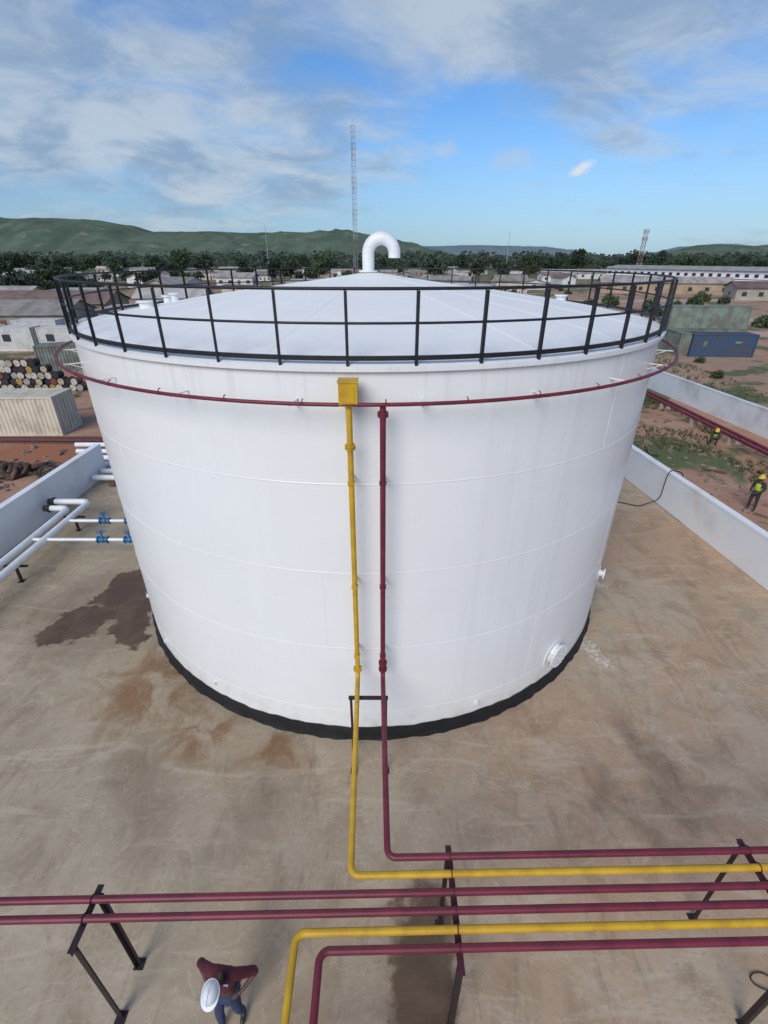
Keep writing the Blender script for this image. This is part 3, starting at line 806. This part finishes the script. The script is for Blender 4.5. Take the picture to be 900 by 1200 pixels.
for k in range(1900):
    y=560+rnd.random()**1.3*1900; x=rnd.uniform(-.95,.95)*y
    h=rnd.uniform(7,18); w=rnd.uniform(6,12)
    for q in range(26):
        d=Vector((rnd.gauss(0,1),rnd.gauss(0,1),rnd.gauss(0,1))).normalized()
        p=Vector((x+d.x*w,y+d.y*w*.6,h*.55+d.z*h*.45)); s=rnd.uniform(1.2,2.8)
        a=rnd.uniform(0,6.28); 
        fm.add([p+Vector((s*math.cos(a),s*.4,s*math.sin(a)*.7)),p+Vector((-s*math.sin(a),-s*.4,s*math.cos(a)*.7)),p+Vector((-s*math.cos(a),s*.2,-s*math.sin(a)*.7)),p+Vector((s*math.sin(a),0,-s*math.cos(a)*.7))],[(0,1,2,3)])
solo('distant_wood',fm,pm('distant_foliage',(.062,.088,.058),(.036,.052,.040),.02,.8),'dense dark green wood below the hills','wood',kind='stuff')

# ------------------------------------------------------------------ hills
def hillmat(name,c1,c2,c3):
    m,g,b=base_mat(name)
    pos=g.n('ShaderNodeNewGeometry').outputs['Position']
    c=g.mix(g.mr(g.noise(pos,.006,6,.65,.5),.38,.62),c1,c2)
    c=g.mix(g.math('MULTIPLY',g.mr(g.noise(pos,.012,5,.6,.3),.61,.67),.6),c,c3)
    g.l(c,b.inputs['Base Color']); b.inputs['Roughness'].default_value=1; b.inputs['Specular IOR Level'].default_value=0
    return m
from mathutils import noise as mn
def ridge(name,Y,prof,depth,mat,seed,x0,x1,n=260,rough=1):
    def h(r):
        for i in range(len(prof)-1):
            if prof[i][0]<=r<=prof[i+1][0]:
                f=(r-prof[i][0])/(prof[i+1][0]-prof[i][0]); f=f*f*(3-2*f); return prof[i][1]*(1-f)+prof[i+1][1]*f
        return prof[0][1] if r<prof[0][0] else prof[-1][1]
    rows=18; vs=[];fs=[]
    for j in range(rows+1):
        f=j/rows; yy=Y-depth*(1-f)
        for i in range(n+1):
            x=x0+(x1-x0)*i/n
            s=math.sin(f*math.pi/2)**1.1
            nz=mn.fractal(Vector((x*.004+seed,yy*.006,seed)),.7,2.2,6)
            gl=abs(mn.noise(Vector((x*.009+seed,yy*.002,2.2))))
            z=h(x/Y)*s*(1+.05*nz*(1-f))+(nz*22-gl*55)*rough*f*(1-f)*2.2+nz*3*rough*f
            vs.append((x,yy,z-2))
    for j in range(rows):
        for i in range(n): a=j*(n+1)+i; fs.append((a,a+1,a+n+2,a+n+1))
    b=len(vs)
    for i in range(n+1): x=x0+(x1-x0)*i/n; vs.append((x,Y+depth,-2))
    for i in range(n): a=rows*(n+1)+i; fs.append((a,a+1,b+i+1,b+i))
    m=M(); m.add(vs,fs,True); return solo(name,m,mat,None,None,kind='structure')
hm1=hillmat('hill_green_hazed',(.088,.125,.085),(.130,.162,.120),(.25,.23,.18))  # hill green with some distance haze put into the base colours
hm2=hillmat('hill_hazy',(.15,.20,.22),(.17,.22,.235),(.21,.25,.26))  # blue-grey cast is aerial haze painted into the ridge's base colours
def r(u,v):
    yc=(600-v)/557.1; F=.882+.4713*yc; Z=-.4713+.882*yc
    return ((u-450)/557.1/F, Z/F)
def prof(l,Y): return [(r(u,v)[0], r(u,v)[1]*Y+10.5) for u,v in l]
Y1=3200
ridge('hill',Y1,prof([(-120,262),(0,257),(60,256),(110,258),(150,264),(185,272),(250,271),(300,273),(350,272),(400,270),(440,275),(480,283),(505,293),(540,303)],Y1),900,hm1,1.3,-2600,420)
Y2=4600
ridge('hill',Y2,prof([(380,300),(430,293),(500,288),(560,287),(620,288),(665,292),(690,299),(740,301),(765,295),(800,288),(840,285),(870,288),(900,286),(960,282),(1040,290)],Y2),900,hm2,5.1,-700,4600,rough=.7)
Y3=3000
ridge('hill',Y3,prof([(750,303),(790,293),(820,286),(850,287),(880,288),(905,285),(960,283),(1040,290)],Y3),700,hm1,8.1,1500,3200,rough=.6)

# ------------------------------------------------------------------ towers
def lattice(name,label,x,y,H,w0,w1,n,mats,tri=True,rad=.06,bands=8):
    t=thing(name,label,'tower',(x,y,0))
    k=3 if tri else 4
    ms={}
    def P(i,f): 
        w=(w0*(1-f)+w1*f)/ (1.732 if tri else 1.414); a=2*math.pi*i/k+.4
        return Vector((x+w*math.cos(a),y+w*math.sin(a),f*H))
    for s in range(n):
        f0,f1=s/n,(s+1)/n; m=ms.setdefault(int(f0*bands+1e-6),M())
        for i in range(k):
            m.beam(P(i,f0),P(i,f1),rad*1.6); m.beam(P(i,f0),P((i+1)%k,f1),rad); m.beam(P(i,f1),P((i+1)%k,f1),rad)
            if not tri: m.beam(P((i+1)%k,f0),P(i,f1),rad)
    for q in ms: part('red_lattice_section' if q%2==0 else 'white_lattice_section',ms[q],mats[q%2],t,True)
    return t
M_tr=pm('tower_red_paint',(.22,.13,.12),(.2,.11,.10),2,.6); M_tw=pm('tower_white_paint',(.40,.40,.40),(.35,.35,.35),2,.6)
t=lattice('radio_mast','tall slender red and white lattice radio mast',-13.4,250,59,1.9,1.9,30,[M_tr,M_tw],rad=.075,bands=10)
for zz in (20,38,55):
    for a in (.4,2.5,4.6):
        m=M(); m.cyl((-13.4,250,zz),(-13.4+zz*.55*math.cos(a),250+zz*.55*math.sin(a),0),.012,4); part('guy_wire',m,M_tw,t,True)
m=M(); m.cyl((-13.4,250,59),(-13.4,250,61.5),.06,6); part('antenna',m,M_tw,t,True)
t=lattice('telecom_tower','tapered lattice telecom tower carrying antennas and dishes',142.5,300,24,3.2,1.2,12,[M_tr,M_tw],False,.10,6)
for z in (19,22.5):
    for a in (0,2.1,4.2):
        m=M()
        m.box((142.5+1.3*math.cos(a),300+1.3*math.sin(a),z+1),(.45,.35,2.2)); m.beam((142.5,300,z+1),(142.5+1.3*math.cos(a),300+1.3*math.sin(a),z+1),.1)
        part('antenna',m,M_tw,t,True)
for (x,z,rr) in ((141.2,16,.9),(143.6,13.5,.7)):
    m=M(); m.cyl((x,299,z),(x-.1,298.5,z),rr,16); part('dish',m,M_tw,t,True)
for (x,y,h) in [(-55,255,24),(66,290,23)]:
    m=M(); m.tube([(x,y,0),(x,y,h)],.2,8,radii=[.22,.07]); m.beam((x-.8,y,h-2),(x+.8,y,h-2),.1)
    solo('utility_pole',m,M_tw,'thin pale pole rising above the tree line','pole',(x,y,0),group='distant poles')

# ------------------------------------------------------------------ people
def skin(name,verts,edges,radii,mat,parent,sub=2,root=0):
    me=bpy.data.meshes.new(name); me.from_pydata(verts,edges,[]); me.materials.append(mat)
    o=bpy.data.objects.new(name,me); COL.objects.link(o); o.parent=parent
    md=o.modifiers.new('Skin','SKIN'); md.use_smooth_shade=True
    sv=me.skin_vertices[0].data
    for i,rr in enumerate(radii):
        sv[i].radius=(rr,rr) if not isinstance(rr,tuple) else rr
        sv[i].use_root=(i==root)
    sd=o.modifiers.new('Sub','SUBSURF'); sd.levels=sub; sd.render_levels=sub
    return o
def person(loc,rz,J,cloth,label,hat,vest=False):
    t=thing('person',label,'person',loc,rz)
    V=[];E=[];Rr=[]
    idx={}
    def add(k,p,r,par=None):
        idx[k]=len(V);V.append(p);Rr.append(r)
        if par is not None:E.append((idx[par],idx[k]))
    add('pelvis',J['pelvis'],(.13,.11)); add('spine',J['spine'],(.125,.10),'pelvis'); add('chest',J['chest'],(.15,.115),'spine')
    add('neck',J['neck'],.06,'chest'); add('neck2',J['neck2'],.055,'neck'); add('head1',J['head1'],.085,'neck2'); add('head2',J['head2'],.098,'head1'); add('head3',J['head3'],.075,'head2')
    for s in 'LR':
        add('sh'+s,J['sh'+s],.068,'chest'); add('el'+s,J['el'+s],.045,'sh'+s); add('wr'+s,J['wr'+s],.029,'el'+s)
        w=Vector(J['wr'+s]);d=(Vector(J['ha'+s])-w).normalized()
        add('pa'+s,tuple(w+d*.07),(.036,.02),'wr'+s)
        side=Vector((0,1,0)).cross(d); side=side.normalized() if side.length>.1 else Vector((1,0,0))
        curl=Vector(J.get('curl'+s,(0,0,-1)))
        for q in range(4):
            b=w+d*.10+side*(q-1.5)*.021; ln=[.075,.085,.08,.06][q]
            add('f%s%d'%(s,q),tuple(b),.0095,'pa'+s); add('g%s%d'%(s,q),tuple(b+d*ln*.55),.0085,'f%s%d'%(s,q)); add('h%s%d'%(s,q),tuple(b+d*ln*.8+curl*ln*.4),.007,'g%s%d'%(s,q))
        b=w+d*.04-side*.035; add('t'+s,tuple(b),.011,'pa'+s); add('u'+s,tuple(b+d*.04-side*.025),.0095,'t'+s)
        add('hip'+s,J['hip'+s],.088,'pelvis'); add('kn'+s,J['kn'+s],.055,'hip'+s); add('an'+s,J['an'+s],.036,'kn'+s); add('to'+s,J['to'+s],.032,'an'+s)
    body=skin('body',V,E,Rr,M_skin,t)
    hd=Vector(J['head2']); fw=Vector(J['face']).normalized(); rt=fw.cross(Vector((0,0,1))).normalized(); upv=rt.cross(fw)
    m=M(); q=hd+fw*.10-upv*.02; m.tube([hd+fw*.09+upv*.015,q+fw*.018,q-upv*.012+fw*.008],.012,8,radii=[.007,.013,.01])
    part('nose',m,M_skin,t)
    for s in(-1,1):
        m=M(); m.sph(tuple(hd+rt*s*.10-upv*.01),.024,8,6,(.4,.8,1.2)); part('ear',m,M_skin,t)
        m=M(); m.sph(tuple(hd+fw*.087+rt*s*.032+upv*.012),.011,8,6); part('eye',m,M_eye,t)
    m=M(); m.tube([hd+fw*.09-upv*.06+rt*.022,hd+fw*.1-upv*.062,hd+fw*.09-upv*.06-rt*.022],.006,6)
    part('mouth',m,M_skin,t)
    k=['pelvis','spine','chest','neck']; sv=[J[a] for a in k]; se=[(0,1),(1,2),(2,3)]; sr=[(.15,.13),(.145,.12),(.168,.135),.078]
    for s in 'LR':
        b=len(sv); el=Vector(J['el'+s]);sh=Vector(J['sh'+s]); wr=Vector(J['wr'+s])
        sv+=[J['sh'+s],tuple(sh+(el-sh)*.55),tuple(sh+(el-sh)*.98)]; se+=[(2,b),(b,b+1),(b+1,b+2)]; sr+=[.088,.072,.068]
        if cloth.get('long'): sv.append(tuple(el+(wr-el)*.9)); se.append((b+2,b+3)); sr.append(.045)
    skin('shirt',sv,se,sr,cloth['top'],t)
    sv=[J['pelvis']];se=[];sr=[(.145,.125)]
    for s in 'LR':
        b=len(sv); kn=Vector(J['kn'+s]);an=Vector(J['an'+s])
        sv+=[J['hip'+s],J['kn'+s],tuple(kn+(an-kn)*.92)]; se+=[(0,b),(b,b+1),(b+1,b+2)]; sr+=[.102,.074,.06]
    skin('trousers',sv,se,sr,cloth['leg'],t)
    for s in 'LR':
        a=Vector(J['an'+s]);to=Vector(J['to'+s])
        skin('boot',[tuple(a+Vector((0,0,.05))),tuple(a-Vector((0,0,.03))),tuple((a+to)/2),tuple(to)],[(0,1),(1,2),(2,3)],[.05,.052,.046,.042],M_boot,t,1)
    m=M(); c=hd+upv*.045-fw*.005; ux,uy,uz=rt,fw,upv
    vs=[];fs=[];nu=24;nv=7
    for i in range(nv+1):
        p=(math.pi/2)*(i/nv)
        for j in range(nu):
            a=2*math.pi*j/nu; rr=math.sin(p)
            vs.append(c+ux*.112*rr*math.cos(a)+uy*.135*rr*math.sin(a)+uz*.12*math.cos(p))
    for i in range(nv):
        for j in range(nu): fs.append((i*nu+j,(i+1)*nu+j,(i+1)*nu+(j+1)%nu,i*nu+(j+1)%nu))
    m.add(vs,fs,True)
    vs=[]
    for rr0 in (0,1):
        for j in range(nu):
            a=2*math.pi*j/nu; f=max(0,math.sin(a)); ex=rr0*(.014+.045*f*f)
            vs.append(c+ux*(.112+ex)*math.cos(a)+uy*(.135+ex)*math.sin(a)-uz*.008*rr0)
    m.add(vs,[(j,(j+1)%nu,nu+(j+1)%nu,nu+j) for j in range(nu)],True)
    m.tube([c-uy*.12+uz*.06,c-uy*.06+uz*.112,c+uz*.126,c+uy*.06+uz*.112,c+uy*.12+uz*.06],.012,6)
    part('safety_helmet',m,hat,t)
    if vest:
        skin('safety_vest',[tuple(Vector(J['pelvis'])*.7+Vector(J['spine'])*.3),J['spine'],J['chest'],tuple(Vector(J['chest'])*.45+Vector(J['neck'])*.55)],[(0,1),(1,2),(2,3)],[(.168,.145),(.162,.135),(.19,.15),(.13,.10)],M_vest,t)
    else:
        m=M(); cc=Vector(J['chest']); m.box(cc+Vector((.10,-.125,.06)),(.07,.012,.035),(R_(-20),0,0)); part('chest_badge',m,M_tape,t)
    return t
J=dict(pelvis=(0,.02,.94),spine=(0,.07,1.12),chest=(0,.06,1.33),neck=(0,-.02,1.46),neck2=(0,-.09,1.515),head1=(0,-.17,1.565),head2=(0,-.22,1.625),head3=(0,-.23,1.68),face=(0,-1,-.65),
 shL=(-.19,.06,1.40),shR=(.19,.06,1.40),elL=(-.45,.20,1.20),elR=(.45,.20,1.20),wrL=(-.27,.02,1.03),wrR=(.27,.02,1.03),haL=(-.17,-.07,.99),haR=(.17,-.07,.99),curlL=(.5,-.3,-.5),curlR=(-.5,-.3,-.5),
 hipL=(-.095,.01,.87),hipR=(.095,.01,.87),knL=(-.12,-.12,.50),knR=(.13,-.04,.50),anL=(-.13,-.12,.10),anR=(.14,.04,.10),toL=(-.15,-.28,.045),toR=(.17,-.12,.045))
person((-2.33,2.86,.004),R_(-6),J,dict(top=M_shirt,leg=M_jean),'person in maroon shirt and white helmet standing hands on hips',M_hat)
J2=dict(J); J2.update(pelvis=(0,0,.94),spine=(0,-.01,1.13),chest=(0,-.02,1.33),neck=(0,-.02,1.47),neck2=(0,-.03,1.54),head1=(0,-.05,1.60),head2=(0,-.06,1.67),head3=(0,-.05,1.73),face=(0,-1,-.2),
 shL=(-.185,-.02,1.41),shR=(.185,-.02,1.41),elL=(-.25,.0,1.13),elR=(.27,-.05,1.14),wrL=(-.20,-.2,.95),wrR=(.18,-.25,1.05),haL=(-.17,-.3,.92),haR=(.12,-.33,1.05),
 hipL=(-.095,.0,.87),hipR=(.095,.0,.87),knL=(-.12,-.03,.50),knR=(.13,.02,.50),anL=(-.13,.03,.10),anR=(.14,.03,.10),toL=(-.15,-.12,.045),toR=(.16,-.12,.045))
person((17.3,19.9,0),R_(-60),J2,dict(top=M_dark,leg=M_dark,long=True),'person in lime safety vest and yellow helmet standing in dirt',M_haty,True)
J3=dict(pelvis=(0,.1,.42),spine=(0,0,.58),chest=(0,-.12,.74),neck=(0,-.2,.85),neck2=(0,-.25,.9),head1=(0,-.29,.95),head2=(0,-.32,1.01),head3=(0,-.31,1.06),face=(0,-1,-.5),
 shL=(-.185,-.15,.80),shR=(.185,-.15,.80),elL=(-.25,-.32,.58),elR=(.25,-.32,.58),wrL=(-.15,-.5,.45),wrR=(.15,-.5,.45),haL=(-.13,-.58,.4),haR=(.13,-.58,.4),
 hipL=(-.1,.08,.38),hipR=(.1,.08,.38),knL=(-.17,-.28,.48),knR=(.17,-.28,.48),anL=(-.15,-.08,.10),anR=(.15,-.08,.10),toL=(-.16,-.24,.045),toR=(.16,-.24,.045))
person((21.0,28.9,0),R_(-30),J3,dict(top=M_dark,leg=M_dark,long=True),'person in lime safety vest crouching beside maroon pipes',M_haty,True)

# ------------------------------------------------------------------ world
w=bpy.data.worlds.new('World'); scene.world=w; w.use_nodes=True
nt=w.node_tree; g=N(nt); bg=nt.nodes['Background']
sky=g.n('ShaderNodeTexSky'); sky.sky_type='NISHITA'; sky.sun_disc=False
sky.sun_elevation=R_(37); sky.sun_rotation=R_(208); sky.altitude=300; sky.air_density=1.0; sky.dust_density=1.0; sky.ozone_density=1.8
d=g.n('ShaderNodeTexCoord').outputs['Generated']
sp=g.n('ShaderNodeSeparateXYZ'); g.l(d,sp.inputs[0])
zc=g.math('MAXIMUM',sp.outputs[2],0.0)
den=g.math('ADD',zc,.20)
cv=g.n('ShaderNodeCombineXYZ'); g.l(g.math('DIVIDE',sp.outputs[0],den),cv.inputs[0]); g.l(g.math('DIVIDE',sp.outputs[1],den),cv.inputs[1])
P2=cv.outputs[0]
n1=g.noise(g.map(P2,scale=(.8,.8,1),loc=(3.1,1.7,0)),.7,5,.55,.5)
n2=g.noise(g.map(P2,scale=(.9,1.15,1),loc=(8.3,4.2,0),rot=(0,0,R_(14))),2.6,6,.60,.5)
dens=g.math('ADD',g.math('MULTIPLY',n1,.60),g.math('MULTIPLY',n2,.40))
dw=g.vm('ADD',d,g.vm('MULTIPLY',g.vm('SUBTRACT',g.noise(d,3.2,3,.6,col=True),(.5,.5,.5)),(.35,.35,.20)))
def bank(ux,uy,uz,rx,rz_,amt,rot=0):
    nd=Vector((ux,uy,uz)).normalized()
    q=g.vm('SUBTRACT',dw,tuple(nd)); q=g.vm('MULTIPLY',q,(1/rx,1/rx,1/rz_))
    return g.mr(g.vm('LENGTH',q),1.5,.2,0,amt)
for b_ in [(-.60,1.30,.38,.42,.17,.14),(.42,1.34,.40,.36,.14,.16),(-.60,1.24,.19,.50,.07,.11),(.1,1.36,.46,.45,.10,.07),(0,.3,1.4,.9,.5,.06),(.12,1.26,.22,.20,.08,-.05),(.80,1.36,.44,.14,.10,-.07)]:
    dens=g.math('ADD',dens,bank(*b_))
cf=g.mr(dens,.49,.72)
shade=g.mr(g.noise(g.map(P2,loc=(1,5,0)),2.1,5,.62,.5),.35,.62)
ccol=g.mix(shade,(2.15,2.95,4.0),(4.1,4.65,5.2))
skc=g.mix(1.0,sky.outputs[0],(.54,.82,1.12),'MULTIPLY')
hz=g.mr(sp.outputs[2],.22,0,0,.6)
hcol=g.mix(g.mr(sp.outputs[0],-.35,.45),(2.4,3.3,4.25),(3.3,4.4,5.4))
skc=g.mix(hz,skc,hcol)
c=g.mix(g.math('MULTIPLY',cf,.82),skc,ccol)
dd=g.vm('ADD',d,g.vm('MULTIPLY',g.vm('SUBTRACT',g.noise(d,26,4,.65,col=True),(.5,.5,.5)),(.034,.034,.028)))
def puff(ux,uy,uz,rx,rz_,amt,c,col,rot=0):
    nd=Vector((ux,uy,uz)).normalized()
    q=g.vm('SUBTRACT',dd,tuple(nd)); q=g.map(q,rot=(0,R_(rot),0)); q=g.vm('MULTIPLY',q,(1/rx,1/rx,1/rz_))
    cu=g.mr(g.vm('LENGTH',q),1.35,.2)
    return g.mix(g.math('MULTIPLY',cu,amt),c,col)
c=puff(.413,1.222,.165,.020,.0085,.85,c,(6.0,6.0,6.0),20)
c=puff(.27,1.235,.185,.04,.016,.4,c,(4.2,4.6,5.0))
c=puff(.13,1.245,.20,.028,.012,.4,c,(4.4,4.8,5.2))
g.l(c,bg.inputs['Color']); bg.inputs['Strength'].default_value=.13

sd=Vector((-.30,-.72,.62)).normalized()
L=bpy.data.lights.new('sun','SUN'); L.energy=2.45; L.angle=R_(36); L.color=(1,.92,.80)
lo=bpy.data.objects.new('sun',L); COL.objects.link(lo); lo.rotation_euler=(-sd).to_track_quat('-Z','Y').to_euler(); lo.location=(-20,-30,40)

# ------------------------------------------------------------------ camera
cam=bpy.data.cameras.new('camera'); co=bpy.data.objects.new('camera',cam); COL.objects.link(co)
co.matrix_world=Matrix.Translation((0,0,10.5))@Matrix.Rotation(R_(90-28.12),4,'X')@Matrix.Rotation(R_(.09),4,'Z')
cam.sensor_fit='VERTICAL'; cam.sensor_height=24; cam.lens=24*557.1/1200
cam.clip_end=20000; cam.clip_start=.05
scene.camera=co
